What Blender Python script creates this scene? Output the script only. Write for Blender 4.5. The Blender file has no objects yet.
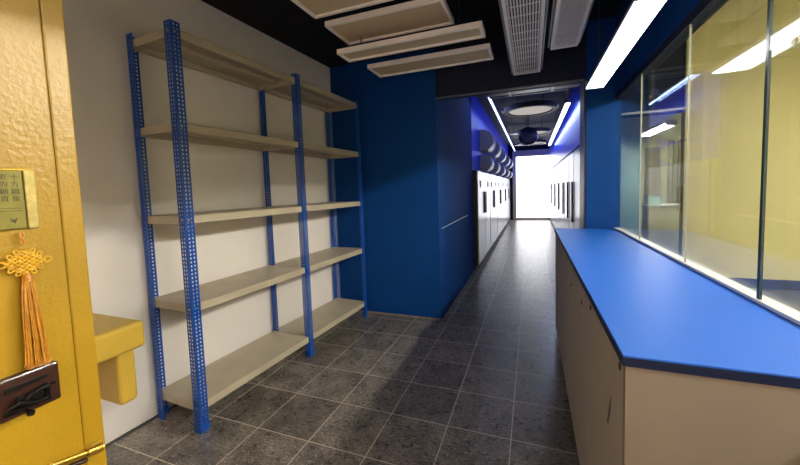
import bpy, math, random
from mathutils import Vector, Matrix
random.seed(7)
PI = math.pi
C = bpy.context.scene.collection
T = 0.36          # floor tile pitch in metres

# ------------------------------------------------------------------ materials
def new_mat(name):
    m = bpy.data.materials.new(name); m.use_nodes = True
    nt = m.node_tree; nt.nodes.clear()
    out = nt.nodes.new('ShaderNodeOutputMaterial')
    b = nt.nodes.new('ShaderNodeBsdfPrincipled')
    nt.links.new(b.outputs[0], out.inputs[0])
    return m, nt, b
def coords(nt, scale=(1, 1, 1)):
    tc = nt.nodes.new('ShaderNodeTexCoord'); mp = nt.nodes.new('ShaderNodeMapping')
    mp.inputs['Scale'].default_value = scale
    nt.links.new(tc.outputs['Object'], mp.inputs[0]); return mp.outputs[0]
def noise(nt, vec, scale, detail=4, rough=.5):
    n = nt.nodes.new('ShaderNodeTexNoise')
    n.inputs['Scale'].default_value = scale; n.inputs['Detail'].default_value = detail
    n.inputs['Roughness'].default_value = rough
    nt.links.new(vec, n.inputs['Vector']); return n.outputs['Fac']
def ramp(nt, fac, stops):
    r = nt.nodes.new('ShaderNodeValToRGB'); e = r.color_ramp.elements
    while len(e) < len(stops): e.new(.5)
    for i, (p, c) in enumerate(stops): e[i].position = p; e[i].color = (*c, 1)
    nt.links.new(fac, r.inputs[0]); return r.outputs[0]
def mix(nt, fac, a, b, mode='MIX'):
    m = nt.nodes.new('ShaderNodeMix'); m.data_type = 'RGBA'; m.blend_type = mode
    for sock, v in ((m.inputs[0], fac), (m.inputs[6], a), (m.inputs[7], b)):
        if isinstance(v, (int, float)): sock.default_value = v
        elif isinstance(v, tuple): sock.default_value = (*v, 1)
        else: nt.links.new(v, sock)
    return m.outputs[2]
def bump(nt, b, h, strength=.2, dist=.01):
    n = nt.nodes.new('ShaderNodeBump'); n.inputs['Strength'].default_value = strength
    n.inputs['Distance'].default_value = dist
    nt.links.new(h, n.inputs['Height']); nt.links.new(n.outputs[0], b.inputs['Normal'])
def paint(name, col, rough=.5, metal=0, var=.12, nscale=6, bstr=0, bscale=200, spec=.5, coat=0):
    m, nt, b = new_mat(name); v = coords(nt)
    lo = tuple(c * (1 - var) for c in col); hi = tuple(min(1, c * (1 + var)) for c in col)
    nt.links.new(ramp(nt, noise(nt, v, nscale, 5, .6), [(.3, lo), (.7, hi)]), b.inputs['Base Color'])
    b.inputs['Roughness'].default_value = rough; b.inputs['Metallic'].default_value = metal
    b.inputs['Specular IOR Level'].default_value = spec
    b.inputs['Coat Weight'].default_value = coat; b.inputs['Coat Roughness'].default_value = .15
    if bstr: bump(nt, b, noise(nt, v, bscale, 3), bstr, .004)
    return m
def emit(name, col, s):
    m = bpy.data.materials.new(name); m.use_nodes = True; nt = m.node_tree; nt.nodes.clear()
    out = nt.nodes.new('ShaderNodeOutputMaterial'); e = nt.nodes.new('ShaderNodeEmission')
    e.inputs[0].default_value = (*col, 1); e.inputs[1].default_value = s
    nt.links.new(e.outputs[0], out.inputs[0]); return m

M = {}
M['white_wall'] = paint('white_wall_paint', (.76, .70, .66), .75, var=.04, nscale=2, bstr=.05)
M['blue_wall'] = paint('blue_wall_paint', (.0015, .047, .215), .7, var=.05, nscale=3, bstr=.04, spec=.15)
M['navy'] = paint('dark_ceiling_paint', (.0012, .0016, .005), .8, var=.2)
M['header'] = paint('dark_navy_shaded_header', (.0006, .006, .030), .7, var=.1)  # dark surfaces; on the bulkhead, blue wall paint darkened for its shade
M['counter_blue'] = paint('blue_laminate', (.012, .107, .49), .42, var=.03, nscale=2)
M['counter_edge'] = paint('blue_edge_band', (.0006, .007, .042), .5, var=.05)
M['cream_board'] = paint('cream_board', (.26, .205, .155), .6, var=.07, nscale=4, bstr=.03)
M['bounce_lit_board'] = paint('bounce_lit_front_board', (.46, .41, .36), .6, var=.05, nscale=4, bstr=.03)  # lightened copy of the board, standing in for bounce off the white wall
M['shelf'] = paint('beige_shelf_paint', (.47, .40, .285), .42, var=.08, nscale=5)
M['post'] = paint('blue_post_enamel', (.003, .068, .36), .3, var=.12, nscale=14)
M['panel_frame'] = paint('off_white_frame', (.88, .80, .74), .5, var=.04)
M['chrome'] = paint('steel', (.45, .44, .43), .28, 1, var=.1)
M['aluminium'] = paint('aluminium', (.62, .62, .62), .35, 1, var=.05)
M['pale_metal'] = paint('pale_sill_metal', (.75, .73, .70), .4, .2, var=.05)
M['grey_plastic'] = paint('grey_plastic', (.22, .23, .26), .4, var=.1)
M['white_door'] = paint('white_lacquer', (.46, .45, .46), .25, var=.05)
M['black'] = paint('black_gap', (.012, .012, .014), .5, var=.2)
M['grille'] = paint('grille_white', (.82, .78, .76), .5, var=.05)
M['vivid'] = paint('glossy_blue_panel', (.008, .05, .90), .3, var=.12, nscale=1.2)
M['duct'] = paint('dark_duct', (.012, .018, .045), .35, .3, var=.3, nscale=4)
M['duct_light'] = paint('galvanised_duct', (.20, .21, .24), .35, .7, var=.3, nscale=6)
M['yellow_wall'] = paint('yellow_wall_paint', (.74, .67, .32), .6, var=.06, nscale=2)
M['olive'] = paint('pale_olive_paint', (.55, .55, .33), .7, var=.15, nscale=3)
M['teal_panel'] = paint('pale_teal_panel', (.35, .55, .52), .4, var=.1, nscale=3)
M['curtain'] = paint('olive_curtain', (.26, .25, .13), .8, var=.2, nscale=5)
M['room_floor'] = paint('grey_concrete_floor', (.15, .15, .14), .4, var=.15, nscale=5)
M['skirting'] = paint('dark_grey_skirting', (.06, .06, .055), .5, var=.1)
M['beige_frame'] = paint('beige_door_frame', (.68, .62, .55), .5, var=.08)
M['jamb'] = paint('brown_grey_jamb', (.11, .10, .10), .35, .4, var=.3, nscale=3)
M['wood_dark'] = paint('dark_red_wood', (.035, .010, .006), .35, var=.5, nscale=30, bstr=.2, bscale=60, coat=.3)
M['iron'] = paint('black_iron', (.012, .011, .012), .3, .6, var=.3, nscale=40)
M['brass'] = paint('polished_brass', (.75, .50, .10), .25, .9, var=.15, nscale=40)
M['gold_strip'] = paint('gold_strip', (.42, .33, .12), .3, .5, var=.3, nscale=60)
M['thread'] = paint('golden_silk_thread', (.48, .19, .006), .4, var=.25, nscale=120, spec=.7)
M['knot_thread'] = paint('gold_knot_thread', (.62, .34, .015), .4, var=.25, nscale=120, spec=.7)
M['ink'] = paint('dark_olive_ink', (.05, .045, .01), .6, var=.1)
M['jade'] = paint('olive_gold_plate', (.20, .17, .035), .3, .25, var=.15, nscale=50)
M['ledge'] = paint('yellow_ledge_paint', (.62, .40, .05), .42, var=.06, nscale=4, bstr=.1, bscale=60)
M['lamp'] = emit('lamp_diffuser', (.93, .96, 1), 11)
M['tube'] = emit('tube_light', (.95, .98, 1), 10)
M['room_tube'] = emit('warm_tube_light', (1, .90, .83), 260)
M['fill_pane'] = emit('warm_fill_pane', (1, .80, .64), 2.8)  # glow of the window added behind the camera
M['led'] = emit('led_strip', (.55, .68, 1), 15)
M['led_dim'] = emit('led_strip_dim', (.40, .55, 1), 10)
M['ring_light'] = emit('ring_light_face', (1, .92, .85), .45)
M['daylight'] = emit('daylit_frosted_glass', (.97, .97, 1), 4.2)

# yellow door paint: hammered surface
m, nt, b = new_mat('hammered_yellow_paint'); v = coords(nt)
nt.links.new(ramp(nt, noise(nt, v, 5, 5, .6), [(.3, (.31, .175, .008)), (.7, (.39, .225, .012))]), b.inputs['Base Color'])
b.inputs['Roughness'].default_value = .33
bump(nt, b, noise(nt, v, 130, 2, .5), .32, .003); M['yellow'] = m

# diffuser, beige with speckle
m, nt, b = new_mat('beige_prismatic_diffuser'); v = coords(nt)
nt.links.new(ramp(nt, noise(nt, v, 160, 2, .6), [(.35, (.42, .33, .20)), (.65, (.74, .60, .40))]), b.inputs['Base Color'])
b.inputs['Roughness'].default_value = .5
bump(nt, b, noise(nt, v, 160, 2), .3, .004); M['diffuser'] = m

# floor tiles
m, nt, b = new_mat('dark_granite_tiles'); v = coords(nt)
br = nt.nodes.new('ShaderNodeTexBrick'); br.offset = 0; br.squash = 1
for k, val in (('Scale', 1), ('Mortar Size', .0032), ('Mortar Smooth', .2), ('Brick Width', T), ('Row Height', T), ('Bias', 0)):
    br.inputs[k].default_value = val
br.inputs['Color1'].default_value = (.75, .75, .75, 1); br.inputs['Color2'].default_value = (1.15, 1.15, 1.15, 1)
nt.links.new(v, br.inputs['Vector'])
base = ramp(nt, noise(nt, v, 7, 6, .65), [(.34, (.085, .07, .06)), (.66, (.30, .255, .215))])
vs = coords(nt, (1, 3.2, 1))
fleck = ramp(nt, noise(nt, vs, 30, 6, .8), [(.54, (0, 0, 0)), (.66, (1, 1, 1))])
c1 = mix(nt, fleck, base, (.75, .68, .58))
dark = ramp(nt, noise(nt, v, 75, 3, .6), [(.38, (.35, .35, .35)), (.55, (1, 1, 1))])
c2 = mix(nt, .8, c1, dark, 'MULTIPLY')
c3 = mix(nt, 1.0, c2, br.outputs['Color'], 'MULTIPLY')
c4 = mix(nt, br.outputs['Fac'], c3, (.72, .60, .48))
nt.links.new(c4, b.inputs['Base Color'])
rr = ramp(nt, noise(nt, v, 30, 4), [(.3, (.24, .24, .24)), (.7, (.38, .38, .38))])
nt.links.new(rr, b.inputs['Roughness']); b.inputs['Specular IOR Level'].default_value = .9
inv = nt.nodes.new('ShaderNodeMath'); inv.operation = 'SUBTRACT'; inv.inputs[0].default_value = 1
nt.links.new(br.outputs['Fac'], inv.inputs[1])
ad = nt.nodes.new('ShaderNodeMath'); ad.operation = 'MULTIPLY_ADD'; ad.inputs[1].default_value = .25
nt.links.new(noise(nt, v, 60, 4), ad.inputs[0]); nt.links.new(inv.outputs[0], ad.inputs[2])
bump(nt, b, ad.outputs[0], .35, .003); M['floor'] = m

# glass
m = bpy.data.materials.new('greenish_clear_glass'); m.use_nodes = True; nt = m.node_tree; nt.nodes.clear()
out = nt.nodes.new('ShaderNodeOutputMaterial'); tr = nt.nodes.new('ShaderNodeBsdfTransparent')
tr.inputs[0].default_value = (.965, .985, .972, 1)
gl = nt.nodes.new('ShaderNodeBsdfGlossy'); gl.inputs['Roughness'].default_value = .02
fr = nt.nodes.new('ShaderNodeFresnel'); ge = nt.nodes.new('ShaderNodeNewGeometry')
mr = nt.nodes.new('ShaderNodeMapRange'); mr.inputs['To Min'].default_value = 1.4; mr.inputs['To Max'].default_value = 1 / 1.4
nt.links.new(ge.outputs['Backfacing'], mr.inputs['Value']); nt.links.new(mr.outputs[0], fr.inputs[0])
mx = nt.nodes.new('ShaderNodeMixShader')
nt.links.new(fr.outputs[0], mx.inputs[0]); nt.links.new(tr.outputs[0], mx.inputs[1]); nt.links.new(gl.outputs[0], mx.inputs[2])
nt.links.new(mx.outputs[0], out.inputs[0]); M['glass'] = m
M['joint'] = paint('pale_olive_joint', (.34, .34, .24), .4, var=.1)
M['glass_edge'] = paint('dark_green_glass_edge', (.03, .05, .035), .2, var=.1)

# ------------------------------------------------------------------ mesh helpers
class MB:
    def __init__(s): s.v = []; s.f = []; s.m = []
    def add(s, vs, fs, mi=0):
        o = len(s.v); s.v += [tuple(p) for p in vs]
        s.f += [tuple(i + o for i in f) for f in fs]; s.m += [mi] * len(fs); return s
    def box(s, x0, x1, y0, y1, z0, z1, mi=0, R=None):
        vs = [Vector((x, y, z)) for x in (x0, x1) for y in (y0, y1) for z in (z0, z1)]
        if R is not None: vs = [R @ p for p in vs]
        return s.add(vs, [(0, 1, 3, 2), (4, 6, 7, 5), (0, 4, 5, 1), (2, 3, 7, 6), (0, 2, 6, 4), (1, 5, 7, 3)], mi)
    def cyl(s, a, b, r0, r1=None, n=20, mi=0, caps=True):
        a = Vector(a); b = Vector(b); r1 = r0 if r1 is None else r1
        d = (b - a).normalized(); u = d.orthogonal().normalized(); w = d.cross(u)
        vs = []
        for c, r in ((a, r0), (b, r1)):
            for i in range(n):
                t = 2 * PI * i / n; vs.append(c + (u * math.cos(t) + w * math.sin(t)) * r)
        fs = [(i, (i + 1) % n, n + (i + 1) % n, n + i) for i in range(n)]
        if caps: fs += [tuple(range(n))[::-1], tuple(range(n, 2 * n))]
        return s.add(vs, fs, mi)
    def tube(s, pts, r, n=8, closed=False, mi=0):
        pts = [Vector(p) for p in pts]; N = len(pts); rings = []
        u = None
        for i, p in enumerate(pts):
            if closed: d = pts[(i + 1) % N] - pts[i - 1]
            else: d = pts[min(i + 1, N - 1)] - pts[max(i - 1, 0)]
            d.normalize()
            if u is None: u = d.orthogonal().normalized()
            u = (u - d * u.dot(d)).normalized(); w = d.cross(u)
            rad = r(i / (N - 1)) if callable(r) else r
            rings.append([p + (u * math.cos(2 * PI * k / n) + w * math.sin(2 * PI * k / n)) * rad for k in range(n)])
        vs = [p for q in rings for p in q]; fs = []
        for i in range(N if closed else N - 1):
            j = (i + 1) % N
            for k in range(n): fs.append((i * n + k, i * n + (k + 1) % n, j * n + (k + 1) % n, j * n + k))
        if not closed: fs += [tuple(range(n))[::-1], tuple(range((N - 1) * n, N * n))]
        return s.add(vs, fs, mi)
    def lathe(s, c, axis, prof, n=32, mi=0):
        # prof: list of (distance along axis, radius)
        c = Vector(c); d = Vector(axis).normalized(); u = d.orthogonal().normalized(); w = d.cross(u)
        vs = [c + d * h + (u * math.cos(2 * PI * k / n) + w * math.sin(2 * PI * k / n)) * r for h, r in prof for k in range(n)]
        fs = [(i * n + k, i * n + (k + 1) % n, (i + 1) * n + (k + 1) % n, (i + 1) * n + k) for i in range(len(prof) - 1) for k in range(n)]
        fs += [tuple(range(n))[::-1], tuple(range((len(prof) - 1) * n, len(prof) * n))]
        return s.add(vs, fs, mi)
    def prism(s, pts, axis, a, b, mi=0):
        # pts in the plane normal to axis (0:x -> (y,z), 1:y -> (x,z), 2:z -> (x,y))
        def P(p, h):
            return {0: (h, p[0], p[1]), 1: (p[0], h, p[1]), 2: (p[0], p[1], h)}[axis]
        n = len(pts); vs = [P(p, a) for p in pts] + [P(p, b) for p in pts]
        fs = [(i, (i + 1) % n, n + (i + 1) % n, n + i) for i in range(n)] + [tuple(range(n))[::-1], tuple(range(n, 2 * n))]
        return s.add(vs, fs, mi)
    def build(s, name, mats, parent=None, bevel=0, smooth=False, seg=2):
        import bmesh
        me = bpy.data.meshes.new(name); me.from_pydata(s.v, [], s.f)
        for mm in (mats if isinstance(mats, (list, tuple)) else [mats]): me.materials.append(mm)
        for p, i in zip(me.polygons, s.m): p.material_index = i
        bm = bmesh.new(); bm.from_mesh(me); bmesh.ops.recalc_face_normals(bm, faces=bm.faces); bm.to_mesh(me); bm.free()
        o = bpy.data.objects.new(name, me); C.objects.link(o)
        if parent is not None: o.parent = parent
        if bevel:
            md = o.modifiers.new('bevel', 'BEVEL'); md.width = bevel; md.segments = seg; md.limit_method = 'ANGLE'; md.angle_limit = .7
        if smooth:
            me.polygons.foreach_set('use_smooth', [True] * len(me.polygons))
            me.set_sharp_from_angle(angle=.7)
        return o
def B(*a, **k): return MB().box(*a, **k)
def thing(name, label, cat, loc=(0, 0, 0), group=None, rz=0):
    o = bpy.data.objects.new(name, None); C.objects.link(o); o.location = loc; o.rotation_euler = (0, 0, rz)
    o.empty_display_size = .1
    o['label'] = label; o['category'] = cat
    if group: o['group'] = group
    return o
def tag(o, label, cat, group=None):
    o['label'] = label; o['category'] = cat
    if group: o['group'] = group
    return o
def struct(o, label=None, cat=None):
    o['kind'] = 'structure'
    if label: o['label'] = label
    if cat: o['category'] = cat
    return o
def dup(root, loc=None, label=None):
    r = root.copy(); C.objects.link(r)
    if loc is not None: r.location = loc
    if label: r['label'] = label
    for ch in list(root.children):
        c = ch.copy(); C.objects.link(c); c.parent = r
        for g in list(ch.children):
            d = g.copy(); C.objects.link(d); d.parent = c
    return r

# ------------------------------------------------------------------ the shell
Y0 = -3.4; YB = 1.20; CZ = 2.82
struct(B(-2.4, .909, Y0, 12.9, -.06, 0).build('floor', M['floor']), 'dark speckled grey square floor tiles with pale joints', 'floor')
struct(B(-2.4, .90, Y0, 1.35, CZ, CZ + .08).build('ceiling', M['navy']), 'near-black painted ceiling over the shelf and counter', 'ceiling')
# left wall, slightly skewed (parallel to the shelving)
def wl(y): return -2.158 + .056 * (y + .9)
struct(MB().prism([(wl(Y0) - .12, Y0), (wl(Y0), Y0), (wl(1.199), 1.199), (wl(1.199) - .12, 1.199)], 2, 0, CZ).build('wall_left', M['white_wall']),
       'white painted wall behind the blue and beige shelving', 'wall')
struct(B(-2.4, -.80, YB, 3.38, 0, CZ).build('wall_front', M['blue_wall']), 'dark blue painted wall block at the end of the shelving', 'wall')
struct(B(-.80, .575, YB, 1.34, 2.335, CZ).build('wall_header', M['header']), 'blue bulkhead over the corridor opening, its shade put into the colour', 'wall')
struct(B(.578, .84, YB, 1.48, 0, 3.8).build('wall_right', M['blue_wall']), 'blue pillar between corridor and glass partition', 'wall')
struct(B(.562, .577, YB + .02, 1.48, 0, 2.33).build('trim_1', M['jamb']), 'brown grey metal jamb on the corridor side of the blue pillar', 'trim')
struct(B(-.797, .56, YB - .008, YB + .004, 2.318, 2.334).build('trim_2', M['duct_light']), 'thin grey edge strip under the bulkhead', 'trim')
struct(B(-2.4, 4.6, Y0 - .1, Y0, 0, 3.8).build('wall_back', M['white_wall']), 'white wall behind the camera', 'wall')
w2 = thing('fill_window', 'unseen wide warm window added in the wall behind the camera as fill light', 'window', (-.1, Y0, 1.15)); w2['kind'] = 'structure'  # unseen window, added to throw warm light on the ceiling panels
B(-1.6, 1.0, .001, .02, -.45, .45).build('pane', M['fill_pane'], w2)
for a_ in ((-1.66, -1.6, -.51, .51), (1.0, 1.06, -.51, .51), (-1.6, 1.0, -.51, -.45), (-1.6, 1.0, .45, .51)):
    B(a_[0], a_[1], .001, .04, a_[2], a_[3]).build('window_frame', M['beige_frame'], w2)
# baseboard strips: dark joint along wall left
struct(MB().prism([(wl(-1.9) + .001, -1.9), (wl(-1.9) + .012, -1.9), (wl(1.19) + .012, 1.19), (wl(1.19) + .001, 1.19)], 2, 0, .012).build('baseboard_left', M['skirting']), 'thin dark joint along the foot of the white wall', 'baseboard')
struct(B(-1.9, -.80, YB - .012, YB - .001, 0, .012).build('baseboard_front', M['cream_board']), 'thin pale joint along the foot of the blue wall', 'baseboard')
# pale scuff line on the side of the blue wall, modelled as a strip
struct(MB().tube([(-.797, 1.30, .972), (-.796, 2.1, .98), (-.797, 2.9, .985)], .004, 6).build('trim_3', M['pale_metal']), 'thin pale scuff line along the side of the blue wall', 'trim')

# corridor shell
struct(B(-1.42, -1.34, 3.38, 12.6, 0, 3.1).build('wall_corridor_left', M['header']), 'dark wall behind the left corridor cabinets', 'wall')
struct(B(.88, .909, 1.485, 12.49, 0, 3.1).build('wall_corridor_right', M['header']), 'dark wall behind the right corridor cabinets', 'wall')
struct(B(-1.42, .91, 1.345, 12.9, 3.1, 3.16).build('ceiling_corridor', M['header']), 'dark open ceiling of the corridor', 'ceiling')
struct(B(-2.4, .577, 1.345, 1.40, 2.83, 3.1).build('wall_corridor_near', M['header']), 'dark wall above the bulkhead', 'wall')
# end wall with daylit door
e = MB()
e.box(-1.42, -.62, 12.5, 12.62, 0, 3.1); e.box(1.0, 1.3, 12.5, 12.62, 0, 3.1); e.box(-.62, 1.0, 12.5, 12.62, 2.86, 3.1)
struct(e.build('wall_end', M['header']), 'dark end wall of the corridor', 'wall')
dr = thing('door_1', 'bright frosted glass door in a beige frame at the corridor end', 'door', (.13, 12.5, 0)); dr['kind'] = 'structure'
f = MB(); f.box(-.75, -.61, -.02, .08, 0, 2.85); f.box(.74, .86, -.02, .08, 0, 2.85); f.box(-.61, .74, -.02, .08, 2.60, 2.85); f.box(-.61, .74, -.02, .08, 0, .09)
f.build('door_frame', M['beige_frame'], dr, .008)
B(-.61, .74, .02, .05, .09, 2.60).build('pane', M['daylight'], dr)
hb = MB(); hb.cyl((.66, -.05, .95), (.66, -.05, 1.35), .014, n=10); hb.cyl((.66, -.05, 1.0), (.66, .02, 1.0), .008, n=8); hb.cyl((.66, -.05, 1.3), (.66, .02, 1.3), .008, n=8)
hb.build('pull_handle', M['pale_metal'], dr, smooth=True)

# ------------------------------------------------------------------ yellow room behind the glass
struct(B(.91, 4.6, Y0, 6.1, -.06, 0).build('floor_yellow_room', M['room_floor']), 'grey floor of the room behind the glass', 'floor')
struct(B(2.03, 4.6, 3.3, 3.42, 0, 3.8).build('wall_yellow', M['yellow_wall']), 'yellow wall behind the glass partition', 'wall')
struct(B(2.04, 4.5, 3.275, 3.298, 0, .12).build('baseboard_yellow', M['skirting']), 'dark grey skirting along the yellow wall', 'baseboard')
struct(B(4.5, 4.6, Y0, 3.3, 0, 3.8).build('wall_far_right', M['yellow_wall']), 'yellow side wall of the room behind the glass', 'wall')
struct(B(.91, 4.6, 6.0, 6.1, 0, 3.8).build('wall_room_back', M['olive']), 'pale olive back wall seen through the left glass panes', 'wall')
struct(B(.90, 4.6, Y0, 3.42, 3.8, 3.86).build('ceiling_yellow_room', M['yellow_wall']), 'ceiling of the yellow room', 'ceiling')
struct(B(.91, 4.6, 3.42, 6.0, 2.74, 2.80).build('ceiling_back_area', M['navy']), 'dark ceiling of the area past the yellow wall', 'ceiling')
struct(B(.91, 2.03, 3.34, 3.42, 2.35, 3.8).build('wall_lintel', M['header']), 'dark blue bulkhead left of the yellow wall', 'wall')
struct(B(.912, 2.028, 3.32, 3.338, 2.35, 2.375).build('trim_4', M['pale_metal']), 'pale edge strip under the dark bulkhead behind the glass', 'trim')
struct(B(.82, .905, Y0, 1.199, 0, .96).build('wall_under_glass', M['cream_board']), 'low wall under the glass partition', 'wall')
struct(B(.80, .90, Y0, 1.199, 2.172, 3.8).build('wall_over_glass', M['blue_wall']), 'blue wall band above the glass partition', 'wall')

# glass partition
win = thing('window_1', 'tall frameless glass panes standing behind the blue counter', 'window', (.806, 0, 0)); win['kind'] = 'structure'
B(-.004, .06, Y0 + .02, 1.195, 2.122, 2.17).build('head_rail', M['header'], win)
js = [1.19, .48, -.25, -.815, -1.55, -2.3, -3.0]
for a, b_ in zip(js[:-1], js[1:]):
    B(.002, .007, b_ + .0015, a - .0015, 1.012, 2.122).build('pane', M['glass'], win)
B(.034, .039, js[-1], js[0] - .001, 1.012, 2.122).build('inner_pane', M['glass'], win)
for k_, a in enumerate(js[1:-1]):
    hw_ = .0065 if k_ == 2 else .0016
    B(.0005, .0085, a - hw_, a + hw_, 1.012, 2.122).build('glass_joint', M['glass_edge'] if k_ >= 2 else M['joint'], win)
B(-.006, .045, -3.0, 1.19, 1.0, 1.012).build('window_sill', M['pale_metal'], win, .002)

# ------------------------------------------------------------------ blue-topped counter
ct = thing('counter', 'long cream counter with bright blue laminate top beside the glass', 'counter', (.317, -1.32, 0))
W, L = .475, 2.515
B(0, W + .02, 0, L, .971, .998).build('countertop', [M['counter_blue']], ct, .0015)
B(-.0012, W + .02, -.0012, L, .972, .9935).build('edge_band', M['counter_edge'], ct)
y = .0235
holes = [(1.147, .845), (.742, .878), (.50, .94), (.052, .945)]
wd = (L - .03) / 4
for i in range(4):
    B(.006, .026, y + i * wd + .0008, y + (i + 1) * wd - .0008, .07, .97).build('front_panel', M['bounce_lit_board'], ct, .001)
B(.006, W, .004, .022, .0, .97).build('end_panel', M['cream_board'], ct, .001)
B(.028, W, L - .02, L - .002, .0, .965).build('end_panel', M['cream_board'], ct)
B(.05, .07, .03, L - .03, .0, .07).build('plinth', M['black'], ct)
B(.45, .47, .03, L - .03, .0, .965).build('back_panel', M['cream_board'], ct)
for hy, hz in holes:
    MB().lathe((.0062, hy, hz), (-1, 0, 0), [(0, .011), (.0025, .010), (.003, .007), (.001, .006)], 16).build('cam_cap', M['wood_dark'], ct, smooth=True)
sc_ = MB(); sc_.prism([(.15, .81), (.175, .76), (.20, .70), (.185, .70), (.155, .76)], 0, .0055, .0065)
sc_.build('chipped_scratch', M['wood_dark'], ct)
sc_ = MB(); sc_.prism([(.80, .80), (.815, .79), (.80, .765), (.79, .775)], 0, .0055, .0065)
sc_.build('chipped_scratch', M['wood_dark'], ct)

# ------------------------------------------------------------------ shelving unit
RZ = -math.atan(.056)
sh = thing('shelving_unit', 'long two-bay shelving unit with perforated blue posts and five beige shelf levels', 'shelf', (-1.725, -.87, 0), rz=RZ)
# local frame: x=0 at the front post faces (negative towards the wall), y along the wall
def post_mesh(sx, sy, H=2.372, w=.056, t=.0022, wx=None):
    """perforated angle; corner at the origin, flanges going sx in x and sy in y"""
    import bmesh
    mb = MB(); n = int(H / .023); dz = H / (2 * n + 1)
    cols = [0, .26, .43, .64, .81, 1]
    for ax, sg in ((0, sx), (1, sy)):
        ww = w if (ax == 1 or wx is None) else wx
        for r in range(2 * n + 1):
            for c in range(5):
                if r % 2 == 1 and c in (1, 3): continue
                a, b2 = cols[c] * ww * sg, cols[c + 1] * ww * sg; z0, z1 = r * dz, (r + 1) * dz
                vs = [(a, 0, z0), (b2, 0, z0), (b2, 0, z1), (a, 0, z1)] if ax == 0 else [(0, a, z0), (0, b2, z0), (0, b2, z1), (0, a, z1)]
                mb.add(vs, [(0, 1, 2, 3)])
    me = bpy.data.meshes.new('upright'); me.from_pydata(mb.v, [], mb.f); me.materials.append(M['post'])
    bm = bmesh.new(); bm.from_mesh(me); bmesh.ops.remove_doubles(bm, verts=bm.verts, dist=.0003)
    for fc in bm.faces:
        c = fc.calc_center_median(); nrm = fc.normal
        want = Vector((0, -sy, 0)) if abs(nrm.y) > .5 else Vector((-sx, 0, 0))
        if nrm.dot(want) < 0: fc.normal_flip()
    bm.to_mesh(me); bm.free()
    return me, t
def post(x, y, sx, sy, w=.056, wx=None):
    me, t = post_mesh(sx, sy, w=w, wx=wx)
    o = bpy.data.objects.new('upright', me); C.objects.link(o); o.parent = sh; o.location = (x, y, 0)
    md = o.modifiers.new('solid', 'SOLIDIFY'); md.thickness = t; md.offset = -1
    fb = MB(); fx0, fx1 = sorted((0, sx * (w + .003))); fy0, fy1 = sorted((0, sy * (w + .003)))
    x2, x3 = sorted((0, sx * .006)); y2, y3 = sorted((0, sy * .006))
    fb.box(fx0, fx1, y2 - .001, y3 + .001, 0, .05); fb.box(x2 - .001, x3 + .001, fy0, fy1, 0, .05)
    g = fb.build('foot', M['post'], o)
    return o
D = .405; L1 = .975; L2 = 1.94
post(0, 0, -1, 1, .054); post(-D, 0, 1, 1, .058)
post(0, L1, -1, 1, .05); post(-D, L1, 1, 1, .062)
post(0, L2, -1, -1, .05); post(-D, L2, 1, -1, .05)
levels = [.130, .728, 1.246, 1.775, 2.29]
for z in levels:
    for a, b2 in ((.006, L1 - .003), (L1 + .004, L2 - .006)):
        s = MB(); x0, x1 = -D + .006, -.006; h = .048; t = .004
        s.box(x0, x1, a, b2, z + h - t, z + h)
        s.box(x0, x0 + t, a, b2, z, z + h - t); s.box(x1 - t, x1, a, b2, z, z + h - t)
        s.box(x0 + t, x1 - t, a, a + t, z, z + h - t); s.box(x0 + t, x1 - t, b2 - t, b2, z, z + h - t)
        s.box(x0 + t, x0 + .02, a + t, b2 - t, z, z + t); s.box(x1 - .02, x1 - t, a + t, b2 - t, z, z + t)
        so = s.build('shelf_board', M['shelf'], sh, .0015)
        rb = MB(); xm = (x0 + x1) / 2; rb.box(xm - .03, xm + .03, a + .01, b2 - .01, z + .018, z + h - t - .001)
        rb.build('stiffener', M['shelf'], so, .003)
# bolts on the near posts
for z in levels:
    MB().cyl((-.018, .001, z + .024), (-.018, -.006, z + .024), .007, n=6).build('bolt', M['chrome'], sh)
    MB().cyl((-.001, .02, z + .024), (.006, .02, z + .024), .007, n=6).build('bolt', M['chrome'], sh)

# ------------------------------------------------------------------ ceiling fixtures
def flat_panel(name, x0, x1, y0, y1, z, label):
    t = thing(name, label, 'ceiling panel', ((x0 + x1) / 2, (y0 + y1) / 2, z), 'beige ceiling panels above the shelving')
    w, d = (x1 - x0) / 2, (y1 - y0) / 2; f = MB(); e = .022; H = .036
    f.box(-w, w, -d, -d + e, 0, H); f.box(-w, w, d - e, d, 0, H); f.box(-w, -w + e, -d + e, d - e, 0, H); f.box(w - e, w, -d + e, d - e, 0, H)
    f.box(-w + e, w - e, -d + e, d - e, H - .005, H)
    f.build('panel_frame', M['panel_frame'], t, .003)
    B(-w + e + .001, w - e - .001, -d + e + .001, d - e - .001, .012, .02).build('diffuser', M['diffuser'], t)
    for sx in (-1, 1): MB().cyl((sx * w * .7, 0, H), (sx * w * .7, 0, CZ - z + .001), .004, n=6).build('hanger_rod', M['black'], t)
    return t
flat_panel('ceiling_panel', -1.20, -.43, -.62, -.275, 2.53, 'beige framed ceiling panel nearest the camera, cut off by the frame top')
flat_panel('ceiling_panel', -1.19, -.37, -.185, .14, 2.52, 'wide beige framed ceiling panel, second from the camera')
flat_panel('ceiling_panel', -1.205, -.165, -.02, .155, 2.40, 'narrow beige framed ceiling panel, third from the camera')
flat_panel('ceiling_panel', -1.20, -.17, .46, .72, 2.45, 'narrow beige framed ceiling panel farthest from the camera')

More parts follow.
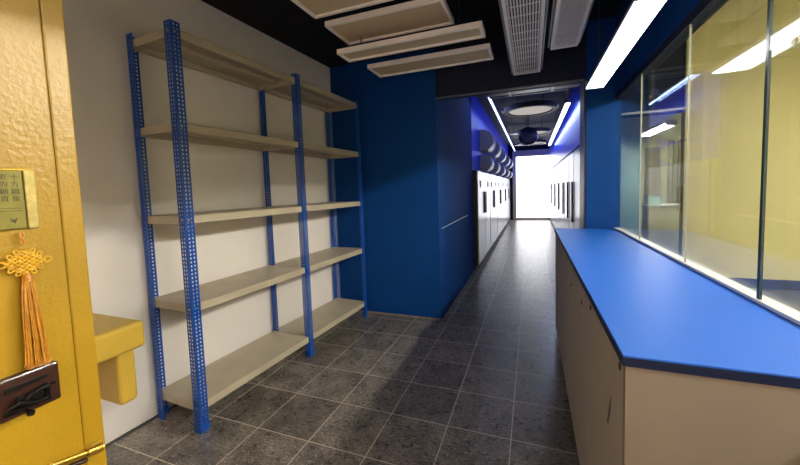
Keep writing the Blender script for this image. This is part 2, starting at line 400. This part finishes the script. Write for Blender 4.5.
def grille(name, x0, x1, y0, y1, z, label):
    t = thing(name, label, 'vent grille', ((x0 + x1) / 2, (y0 + y1) / 2, z), 'slatted ceiling grilles over the aisle')
    w, d = (x1 - x0) / 2, (y1 - y0) / 2; f = MB(); e = .022; H = .03
    f.box(-w, w, -d, -d + e, 0, H); f.box(-w, w, d - e, d, 0, H); f.box(-w, -w + e, -d + e, d - e, 0, H); f.box(w - e, w, -d + e, d - e, 0, H)
    f.build('grille_frame', M['grille'], t, .003)
    s = MB(); n = 11; iw = 2 * (w - e)
    for i in range(n):
        xc = -w + e + iw * (i + .5) / n; s.box(xc - .0034, xc + .0034, -d + e, d - e, .001, .022)
    k = int(2 * d / .11)
    for i in range(1, k): yc = -d + 2 * d * i / k; s.box(-w + e, w - e, yc - .002, yc + .002, .018, .022)
    s.build('slats', M['grille'], t)
    bk = MB(); bk.box(-w + .004, w - .004, -d + .004, d - .004, H + .001, H + .06); bk.build('plenum_box', M['duct'], t)
    for sx in (-1, 1):
        a, b2 = sorted((sx * (w + .006), sx * (w + .016))); B(a, b2, -d, d, .02, .035).build('hanger_rail', M['grey_plastic'], t)
        for yy in (-d * .8, d * .8): MB().cyl((sx * (w + .011), yy, .035), (sx * (w + .011), yy, CZ - z + .001), .004, n=6).build('hanger_rod', M['grey_plastic'], t)
    return t
grille('ceiling_grille', -.03, .195, -.62, 1.02, 2.39, 'long white slatted ceiling grille, the left and longer one')
grille('ceiling_grille', .252, .435, -.62, .56, 2.395, 'shorter white slatted ceiling grille beside the bright lamp')

def linear_lamp(y0, y1, label):
    ZL = 2.0
    t = thing('linear_lamp', label, 'lamp', (.492, (y0 + y1) / 2, ZL), 'linear lamps over the counter')
    d = (y1 - y0) / 2; w = .047
    B(-w, w, -d, d, 0.0, .006).build('diffuser', M['lamp'], t)
    h = MB(); h.prism([(-w - .003, .0065), (w + .003, .0065), (w + .003, .02), (w - .015, .05), (-w + .015, .05), (-w - .003, .02)], 1, -d - .003, d + .003)
    h.build('lamp_housing', M['grey_plastic'], t, .003)
    for s_ in (-1, 1): B(-w - .004, w + .004, *sorted((s_ * (d + .004), s_ * (d + .022))), -.002, .05).build('end_cap', M['grey_plastic'], t, .003)
    for yy in (-d * .75, d * .75): MB().cyl((0, yy, .05), (0, yy, CZ - ZL + .001), .003, n=6).build('suspension_wire', M['black'], t)
linear_lamp(-.86, .21, 'bright white linear lamp hanging above the blue counter')
linear_lamp(-2.08, -1.01, 'unseen white linear lamp added nearer than the other, before the counter end, for extra light')  # out of view, added as a further light source

# ------------------------------------------------------------------ lamps behind the glass
def twin_lamp(x, y0, y1, z, label, mat='tube', name='fluorescent_lamp', top=3.8):
    t = thing(name, label, 'lamp', (x, (y0 + y1) / 2, z), 'twin tube lamps behind the glass'); d = (y1 - y0) / 2
    for s in (-1, 1): MB().cyl((s * .038, -d, 0), (s * .038, d, 0), .016, n=14).build('tube', M[mat], t, smooth=True)
    h = MB(); h.prism([(-.075, .022), (.075, .022), (.09, .06), (-.09, .06)], 1, -d, d)
    h.build('reflector', M['panel_frame'], t)
    for a, b2 in ((-d - .03, -d), (d, d + .03)): B(-.07, .07, a, b2, -.02, .06).build('end_cap', M['grey_plastic'], t)
    for yy in (-d * .6, d * .6): MB().cyl((0, yy, .06), (0, yy, top - z + .001), .003, n=6).build('suspension_wire', M['chrome'], t)
twin_lamp(2.10, 4.0, 5.2, 2.26, 'small bright tube lamp seen through the glass left of the yellow wall', 'room_tube', top=2.74)
twin_lamp(2.10, -1.1, .2, 2.45, 'unseen twin tube lamp added in the yellow room, farther of two beside the glass', 'room_tube')  # this lamp and those after it are unseen, added to light the left wall
twin_lamp(2.10, -2.9, -1.6, 2.45, 'unseen twin tube lamp added in the yellow room, nearer of two beside the glass', 'room_tube')
twin_lamp(3.50, 0.2, 1.5, 2.7, 'unseen twin tube lamp added in the yellow room away from the glass', 'room_tube')

# things in the back area
cu = MB()
def curtain(x0, x1, y, z0, z1, k):
    pts = []; n = k * 8
    for i in range(n + 1):
        x = x0 + (x1 - x0) * i / n; pts.append((x, y + .03 * math.sin(2 * PI * i / 8)))
    mb = MB(); t = .006
    for i in range(n):
        (xa, ya), (xb, yb) = pts[i], pts[i + 1]
        mb.add([(xa, ya, z0), (xb, yb, z0), (xb, yb, z1), (xa, ya, z1), (xa, ya + t, z0), (xb, yb + t, z0), (xb, yb + t, z1), (xa, ya + t, z1)],
               [(0, 1, 2, 3), (7, 6, 5, 4), (0, 4, 5, 1), (3, 2, 6, 7)])
    return mb
tag(curtain(2.62, 3.02, 5.75, .02, 2.2, 5).build('curtain', M['curtain'], smooth=True), 'olive pleated curtain hanging at the back behind the glass', 'curtain')
tag(B(2.30, 2.55, 5.93, 5.995, .01, 2.1).build('wall_panel', M['curtain'], bevel=.004), 'tall olive panel on the back wall left of the curtain', 'panel')
cab = thing('storage_cabinet', 'pale cabinet standing against the back wall behind the glass', 'cabinet', (2.47, 5.3, 0))
B(-.33, .40, -.2, .2, .05, .95).build('body', M['olive'], cab, .005); B(-.35, .42, -.22, .2, .95, .98).build('top', M['pale_metal'], cab); B(-.30, .37, -.17, .17, 0, .05).build('plinth', M['black'], cab)
bx = thing('small_box', 'small dark teal box standing on the pale cabinet behind the glass', 'box', (2.25, 5.28, .98))
B(-.11, .11, -.1, .1, 0, .15).build('box_body', M['teal_panel'], bx, .004); B(-.115, .115, -.105, .105, .15, .17).build('lid', M['grey_plastic'], bx, .003)
tag(B(1.85, 2.22, 5.94, 5.995, .0, 2.35).build('wall_board', M['teal_panel'], bevel=.003), 'tall pale teal board on the far wall behind the leftmost glass pane', 'board')

# ------------------------------------------------------------------ corridor: left cabinets and drums
ys = [3.42, 5.17, 6.73, 8.67, 10.48, 12.2]
side = ['nearest the blue wall', 'second from the blue wall', 'in the middle of the row', 'second from the daylit door', 'next to the daylit door']
for i in range(5):
    a, b2 = ys[i], ys[i + 1]; d = (b2 - a) / 2
    t = thing('tall_cabinet', 'tall white cabinet on the left of the corridor, ' + side[i], 'cabinet', (-.72, (a + b2) / 2, 0), 'white cabinets on the left of the corridor')
    B(-.60, -.022, -d + .01, d - .01, .08, 1.69).build('body', M['black'], t)
    B(-.55, -.06, -d + .03, d - .03, 0, .08).build('plinth', M['black'], t)
    for s in (-1, 1):
        x0, x1 = sorted((s * .009, s * (d - .035)))
        dd = B(-.02, 0, x0, x1, .10, 1.68).build('door', M['white_door'], t, .003)
        hh = MB(); hh.box(.002, .028, s * .07 - .012, s * .07 + .012, .92, 1.32); hh.build('handle', M['iron'], dd, .003)
        hh = MB(); hh.box(.001, .008, s * d * .6 - .05, s * d * .6 + .05, 1.40, 1.52); hh.build('notice_plate', M['grey_plastic'], dd)
M['hood'] = paint('light_grey_hood', (.30, .31, .35), .4, .1, var=.1)
for row, (z, r, nm) in enumerate(((2.28, .20, 'upper'), (1.86, .15, 'lower'))):
    for i in range(5):
        yy = (ys[i] + ys[i + 1]) / 2 + (.25 if i == 0 else 0)
        xb = -.797; xr = -.74 if row == 0 else -.72
        t = thing('duct_hood', '%s row grey rounded-front duct hood over the white cabinet %s' % (nm, side[i]), 'duct hood', (xb, yy, z), nm + ' row of grey hoods over the corridor cabinets')
        c0 = xr - xb
        prof = [(.001, r), (c0, r)] + [(c0 + r * .95 * math.sin(PI * k / 14), r * math.cos(PI * k / 14)) for k in range(1, 14)] + [(c0, -r), (.001, -r)]
        MB().prism(prof, 1, -.30, .30).build('shell', M['hood'], t, .008)
        for q in (-.22, .22):
            p2 = [(c0 + (r * .95 + .006) * math.sin(PI * k / 14), (r + .006) * math.cos(PI * k / 14)) for k in range(0, 15)]
            MB().prism(p2, 1, q - .012, q + .012).build('band', M['grey_plastic'], t)
struct(B(-1.335, -.80, 3.40, 12.48, 1.70, 3.05).build('wall_fascia_left', M['vivid']), 'glossy blue lit fascia above the left cabinets', 'wall')
# right cabinets
yr = [2.7, 4.14, 4.93, 5.96, 7.36, 8.88, 10.6, 12.3]
rs = ['nearest the blue pillar', 'second from the blue pillar', 'third from the blue pillar', 'fourth from the blue pillar', 'third from the daylit door', 'second from the daylit door', 'beside the daylit door']
for i in range(7):
    a, b2 = yr[i], yr[i + 1]; d = (b2 - a) / 2
    t = thing('slim_cabinet', 'slim white panelled cabinet on the right of the corridor, ' + rs[i], 'cabinet', (.80, (a + b2) / 2, 0), 'white cabinets on the right of the corridor')
    B(.012, .068, -d + .008, d - .008, 0, 1.98).build('body', M['black'], t)
    dd = B(-.01, .010, -d + .03, d - .03, .1, 1.96).build('door', M['white_door'], t, .003)
    hh = MB(); hh.box(-.04, -.012, -d + .08, -d + .11, .75, 1.45); hh.build('handle', M['iron'], dd, .003)
struct(B(.79, .878, 1.9, 12.46, 1.99, 3.05).build('wall_fascia_right', M['vivid']), 'glossy blue lit fascia above the right cabinets', 'wall')
# LED strips
def led(x0, x1, y0, y1, z, label, mat='led'):
    t = thing('led_strip_light', label, 'lamp', ((x0 + x1) / 2, (y0 + y1) / 2, z), 'strip lights along the corridor ceiling'); d = (y1 - y0) / 2; w = (x1 - x0) / 2
    B(-w, w, -d, d, 0, .015).build('diffuser', M[mat], t)
    B(-w - .008, w + .008, -d - .01, d + .01, .016, .04).build('housing', M['aluminium'], t)
    for q in (-.8, 0, .8): MB().cyl((0, q * d, .04), (0, q * d, 3.1 - z + .001), .005, n=6).build('hanger_rod', M['black'], t)
led(-.505, -.485, 2.75, 11.8, 2.78, 'thin bluish strip light along the left of the corridor ceiling', 'led_dim')
led(.63, .69, 3.7, 9.5, 2.66, 'wider bright strip light along the right of the corridor ceiling')

# ceiling services in the corridor
def rod(mb, x, y, z): mb.cyl((x, y, z), (x, y, 3.101), .006, n=6)
d_ = thing('air_duct', 'dark square duct crossing the corridor just past the bulkhead', 'duct', (.05, 2.2, 2.58))
B(-.5, .62, -.22, .22, 0, .26).build('duct_body', M['duct'], d_, .01)
for xx in (-.2, .3): B(xx, xx + .03, -.235, .235, -.012, .272).build('flange', M['duct_light'], d_)
[MB().cyl((x, 0, .26), (x, 0, .521), .006, n=6).build('hanger_rod', M['black'], d_) for x in (-.4, .5)]
d_ = thing('air_duct', 'dark rounded duct crossing the corridor before the ring lamp', 'duct', (.05, 3.05, 2.74))
MB().cyl((-.52, 0, .11), (.55, 0, .11), .13, n=28).build('duct_body', M['duct'], d_, smooth=True)
[MB().cyl((x, 0, .23), (x, 0, .361), .006, n=6).build('hanger_rod', M['black'], d_) for x in (-.4, .45)]
def ring(x, y, z, r, label):
    t = thing('ring_lamp', label, 'lamp', (x, y, z), 'round lamps in the corridor ceiling')
    MB().lathe((0, 0, 0), (0, 0, 1), [(0, r * .80), (.02, r * .82)], 48).build('lamp_face', M['ring_light'], t)
    q = MB(); n = 56; vs = []; fs = []
    for k in range(n):
        c, s = math.cos(2 * PI * k / n), math.sin(2 * PI * k / n)
        for rr, zz in ((r * .86, -.015), (r, -.015), (r, .07), (r * .86, .07)): vs.append((c * rr, s * rr, zz))
    for k in range(n):
        for j in range(4): a = k * 4 + j; b2 = k * 4 + (j + 1) % 4; c2 = ((k + 1) % n) * 4; fs.append((a, b2, c2 + (j + 1) % 4, c2 + j))
    q.add(vs, fs); q.build('rim', M['black'], t, smooth=True)
    MB().lathe((0, 0, .021), (0, 0, 1), [(0, r * .85), (.05, r * .85)], 48).build('housing', M['duct_light'], t)
    [MB().cyl((sx * r * .5, 0, .07), (sx * r * .5, 0, 3.101 - z), .006, n=6).build('hanger_rod', M['black'], t) for sx in (-1, 1)]
ring(.10, 4.1, 2.70, .43, 'large round lamp with black rim in the corridor ceiling, nearest')
ring(.17, 6.9, 2.72, .38, 'round lamp with black rim behind the hanging blue disc')
ring(.15, 9.6, 2.78, .42, 'round lamp with black rim farthest down the corridor')
t = thing('convex_disc', 'round dark blue disc hanging in the middle of the corridor ceiling', 'disc', (.05, 6.0, 2.53))
MB().lathe((0, -.05, 0), (0, 1, 0), [(0, .02), (.005, .12), (.02, .18), (.04, .205), (.1, .21), (.11, .18)], 40).build('disc_body', M['duct'], t, smooth=True)
MB().cyl((0, .0, .19), (0, .0, .571), .012, n=8).build('hanger_rod', M['black'], t)
for i, (yy, zz) in enumerate(((5.2, 2.95), (8.1, 2.9), (11.2, 2.92))):
    t = thing('cable_tray', 'flat grey tray crossing the corridor ceiling, ' + ['nearest', 'middle', 'farthest'][i] + ' of three', 'tray', (.08, yy, zz))
    B(-.55, .55, -.16, .16, 0, .02).build('tray_body', M['duct_light'], t, .003)
    [MB().cyl((x, 0, .02), (x, 0, 3.101 - zz), .005, n=6).build('hanger_rod', M['black'], t) for x in (-.45, .45)]

# ------------------------------------------------------------------ yellow door at the left
DX = -.60
yd = thing('door_2', 'open yellow hammered-paint door at the left edge of the frame', 'door', (DX, -1.865, 0)); yd['kind'] = 'structure'
B(-.042, 0, -.86, -.031, .01, 2.3).build('door_leaf', M['yellow'], yd, .002)
B(-.042, -.003, -.0295, 0, .01, 2.3).build('door_lip', M['yellow'], yd, .003)
B(-.040, -.007, -.0325, -.0285, .02, 2.29).build('door_groove', M['ledge'], yd)
# wooden latch plate with black iron latch
lp = B(.001, .014, -.125, -.058, 1.092, 1.153).build('latch_plate', M['wood_dark'], yd, .003)
lt = MB()
lt.prism([(-.118, 1.140), (-.074, 1.140), (-.072, 1.135), (-.118, 1.132)], 0, .014, .018)
lt.tube([(.02, -.100, 1.112), (.026, -.096, 1.121), (.028, -.088, 1.126), (.026, -.080, 1.127), (.02, -.076, 1.122), (.018, -.076, 1.108)], .0042, 8)
lt.tube([(.02, -.116, 1.112), (.024, -.108, 1.116), (.022, -.098, 1.110), (.020, -.088, 1.106), (.018, -.078, 1.104)], .0038, 8)
lt.cyl((.014, -.088, 1.117), (.026, -.088, 1.117), .0065, n=18); lt.cyl((.014, -.104, 1.117), (.024, -.104, 1.117), .0055, n=18)
lt.box(.014, .019, -.12, -.072, 1.1, 1.106)
lt.build('latch', M['iron'], lp, .0005, smooth=True)
MB().lathe((.014, -.098, 1.098), (1, 0, -.25), [(0, .002), (.006, .0025), (.010, .0045), (.014, .0045), (.017, .002)], 16).build('latch_knob', M['iron'], lp, smooth=True)
MB().lathe((.0135, -.066, 1.122), (1, 0, 0), [(0, .0035), (.0015, .003), (.002, .001)], 14).build('screw', M['iron'], lp, smooth=True)
# brass bar with rope-wound end
bb = MB(); P0 = Vector((.012, -.014, .975)); P1 = Vector((.022, -.36, 1.075))
bb.cyl(P0, P1, .0042, n=14); bb.build('brass_bar', M['brass'], yd, smooth=True)
cp = MB(); dv = (P1 - P0).normalized(); u = dv.orthogonal().normalized(); w = dv.cross(u); pts = []
for i in range(121):
    a = 2 * PI * i / 15; pts.append(P0 + dv * (.022 * i / 120) + (u * math.cos(a) + w * math.sin(a)) * .0068)
cp.tube(pts, .0016, 6); cp.build('rope_winding', M['brass'], yd, smooth=True)
rb = MB(); rb.cyl(P0 + Vector((-.007, -.018, -.011)), P1 + Vector((-.008, 0, -.013)), .0038, n=10); rb.build('lower_rod', M['wood_dark'], yd, smooth=True)
MB().box(0, .006, -.034, -.008, .962, .985).build('bar_mount', M['yellow'], yd, .002)

# plaque
pq = thing('plaque', 'olive gold plaque with dark characters fixed on the yellow door', 'plaque', (DX + .001, -1.925, 1.365))
B(0, .006, -.075, -.0135, 0, .085).build('plate', M['jade'], pq, .0008)
B(0, .0075, -.0125, 0, -.001, .087).build('edge_strip', M['gold_strip'], pq, .0015)
B(.0, .0078, -.075, 0, .0855, .0875).build('top_rim', M['brass'], pq, .0004)
def text(s, y, z, size, parent, name='lettering'):
    cu_ = bpy.data.curves.new(name, 'FONT'); cu_.body = s; cu_.size = size; cu_.align_x = 'CENTER'; cu_.align_y = 'CENTER'; cu_.extrude = .0002
    o = bpy.data.objects.new(name, cu_); C.objects.link(o)
    dg = bpy.context.evaluated_depsgraph_get(); me = bpy.data.meshes.new_from_object(o.evaluated_get(dg))
    bpy.data.objects.remove(o)
    R = Matrix(((0, 0, 1, .0063), (1, 0, 0, y), (0, 1, 0, z), (0, 0, 0, 1))); me.transform(R)
    me.materials.clear(); me.materials.append(M['ink'])
    q = bpy.data.objects.new(name, me); C.objects.link(q); q.parent = parent; return q
cols = [(-.022, '十方圖象'), (-.0335, '老的顧買')]
for yy, s in cols:
    for k, ch in enumerate(s): text(ch, yy, .0755 - k * .0106, .0092, pq, 'character')
for zz in (.0300, .0262): B(.006, .0063, -.045, -.017, zz, zz + .0008).build('rule_line', M['ink'], pq)
bd = MB(); bd.prism([(-.031, .0165), (-.027, .0135), (-.0225, .0165), (-.0245, .0115), (-.0255, .0085), (-.0275, .0100), (-.031, .0125), (-.0285, .0130)], 0, .006, .0064)
bd.build('bird_emblem', M['ink'], pq)

# knot ornament
kn = thing('knot_ornament', 'golden silk knot ornament with a long tassel hanging below the plaque', 'ornament', (DX + .008, -1.946, 1.315))
cd = MB()
cd.tube([(-.002, 0, .046), (0, .0025, .040), (0, 0, .034), (0, -.0025, .030), (0, 0, .026)], .0011, 6)
cd.tube([(-.002, 0, .046), (0, -.0025, .040), (.001, 0, .034), (0, .0025, .030), (0, 0, .026)], .0011, 6)
cd.build('hanging_cord', M['thread'], kn, smooth=True)
k = MB(); n = 6; hw, hh = .021, .018
for fam in (0, 1):
    for i in range(n):
        s = -1 + 2 * (i + .5) / n; pts = []
        for j in range(25):
            t_ = -1.08 + 2.16 * j / 24
            a, b2 = (s, t_) if fam == 0 else (t_, s)
            yy = (a - b2) / 2 * hw * 1.05; zz = (a + b2) / 2 * hh
            ph = (t_ + 1) * n / 2 * PI; xx = .0016 * math.sin(ph) * (1 if (i + fam) % 2 else -1)
            pts.append((xx + .002, yy, zz))
        k.tube(pts, .0018, 6)
def loop(cy, cz, ang, ln_, wd_):
    pts = []
    for j in range(24):
        t_ = 2 * PI * j / 24; a = ln_ / 2 * (1 - math.cos(t_)); b2 = wd_ / 2 * math.sin(t_)
        pts.append((.002, cy + a * math.cos(ang) - b2 * math.sin(ang), cz + a * math.sin(ang) + b2 * math.cos(ang)))
    k.tube(pts, .0011, 6, closed=True)
for sg in (1, -1):
    ba = 0 if sg > 0 else PI
    loop(sg * .019, 0, ba, .010, .008)
    for f_ in (.38, .72):
        loop(sg * hw * (1 - f_), hh * f_, ba + sg * .9, .007, .005)
        loop(sg * hw * (1 - f_), -hh * f_, ba - sg * .9, .007, .005)
k.build('knot', M['knot_thread'], kn, smooth=True)
cpn = MB(); cpn.lathe((0.002, 0, -.017), (0, 0, -1), [(0, .002), (.003, .0045), (.008, .005), (.012, .0065)], 16)
for q_ in range(5):
    cpn.tube([(.002 + .0056 * math.cos(a), .0056 * math.sin(a), -.020 - q_ * .0018) for a in [2 * PI * i / 16 for i in range(16)]], .0009, 5, closed=True)
cpn.build('tassel_cap', M['thread'], kn, smooth=True)
ts = MB()
for i in range(64):
    a = random.uniform(0, 2 * PI); rr = math.sqrt(random.random())
    x0, y0 = .004 * rr * math.cos(a), .006 * rr * math.sin(a)
    x1, y1 = .007 * rr * math.cos(a) + .004, .0155 * rr * math.sin(a) + random.uniform(-.001, .001)
    zl = -.152 + random.uniform(-.006, .003); sw = random.uniform(-.0008, .0008)
    pts = [(.002 + x0 + (x1 - x0) * t_ ** .7, y0 + (y1 - y0) * t_ ** .75 + sw * math.sin(t_ * 7 + i), -.026 + (zl + .026) * t_) for t_ in [j / 9 for j in range(10)]]
    ts.tube(pts, .00085, 5)
    xe, ye, ze = pts[-1]
    ts.tube([(xe + .0004, ye + .0018 * math.sin(b2), ze - .0016 + .0018 * math.cos(b2)) for b2 in [2 * PI * j / 8 for j in range(8)]], .0006, 4, closed=True)
ts.build('tassel', M['thread'], kn, smooth=True)

# ledge behind the door
lg = thing('wall_ledge', 'thick yellow ledge with a stub bracket below, jutting out beside the yellow door', 'ledge', (-2.11, -1.14, .4))
xa = wl(-1.3) + .002 + 2.11
B(.0 + xa + .005, .42, -.62, 0, .272, .402).build('ledge_slab', M['ledge'], lg, .018, seg=4)
B(.0 + xa + .005, .365, -.10, -.02, .0, .27).build('ledge_bracket', M['ledge'], lg, .02, seg=4)

# ------------------------------------------------------------------ camera, world, view
f_, yaw, pitch, roll = 336.16, -.3531, -.0671, -.0319
cy_, sy_ = math.cos(yaw), math.sin(yaw)
F = Vector((sy_ * math.cos(pitch), cy_ * math.cos(pitch), math.sin(pitch))); r_ = Vector((cy_, -sy_, 0)); u_ = r_.cross(F)
R_ = r_ * math.cos(roll) + u_ * math.sin(roll); U_ = u_ * math.cos(roll) - r_ * math.sin(roll)
cam = bpy.data.cameras.new('camera'); co = bpy.data.objects.new('camera', cam); C.objects.link(co)
mw = Matrix.Identity(4)
for i in range(3): mw[i][0] = R_[i]; mw[i][1] = U_[i]; mw[i][2] = -F[i]
mw[0][3], mw[1][3], mw[2][3] = .3252 * T, -6.1465 * T, 3.9012 * T
co.matrix_world = mw
cam.sensor_fit = 'HORIZONTAL'; cam.sensor_width = 36; cam.lens = f_ / 800 * 36
cam.shift_x = -8.189 / 800; cam.shift_y = -20.383 / 800; cam.clip_start = .02
bpy.context.scene.camera = co
w = bpy.data.worlds.new('world'); bpy.context.scene.world = w; w.use_nodes = True
w.node_tree.nodes['Background'].inputs[0].default_value = (.6, .7, .9, 1); w.node_tree.nodes['Background'].inputs[1].default_value = .3
sc = bpy.context.scene
sc.view_settings.view_transform = 'Standard'; sc.view_settings.look = 'None'
sc.view_settings.exposure = .12; sc.view_settings.gamma = 1; sc.view_settings.use_curve_mapping = False
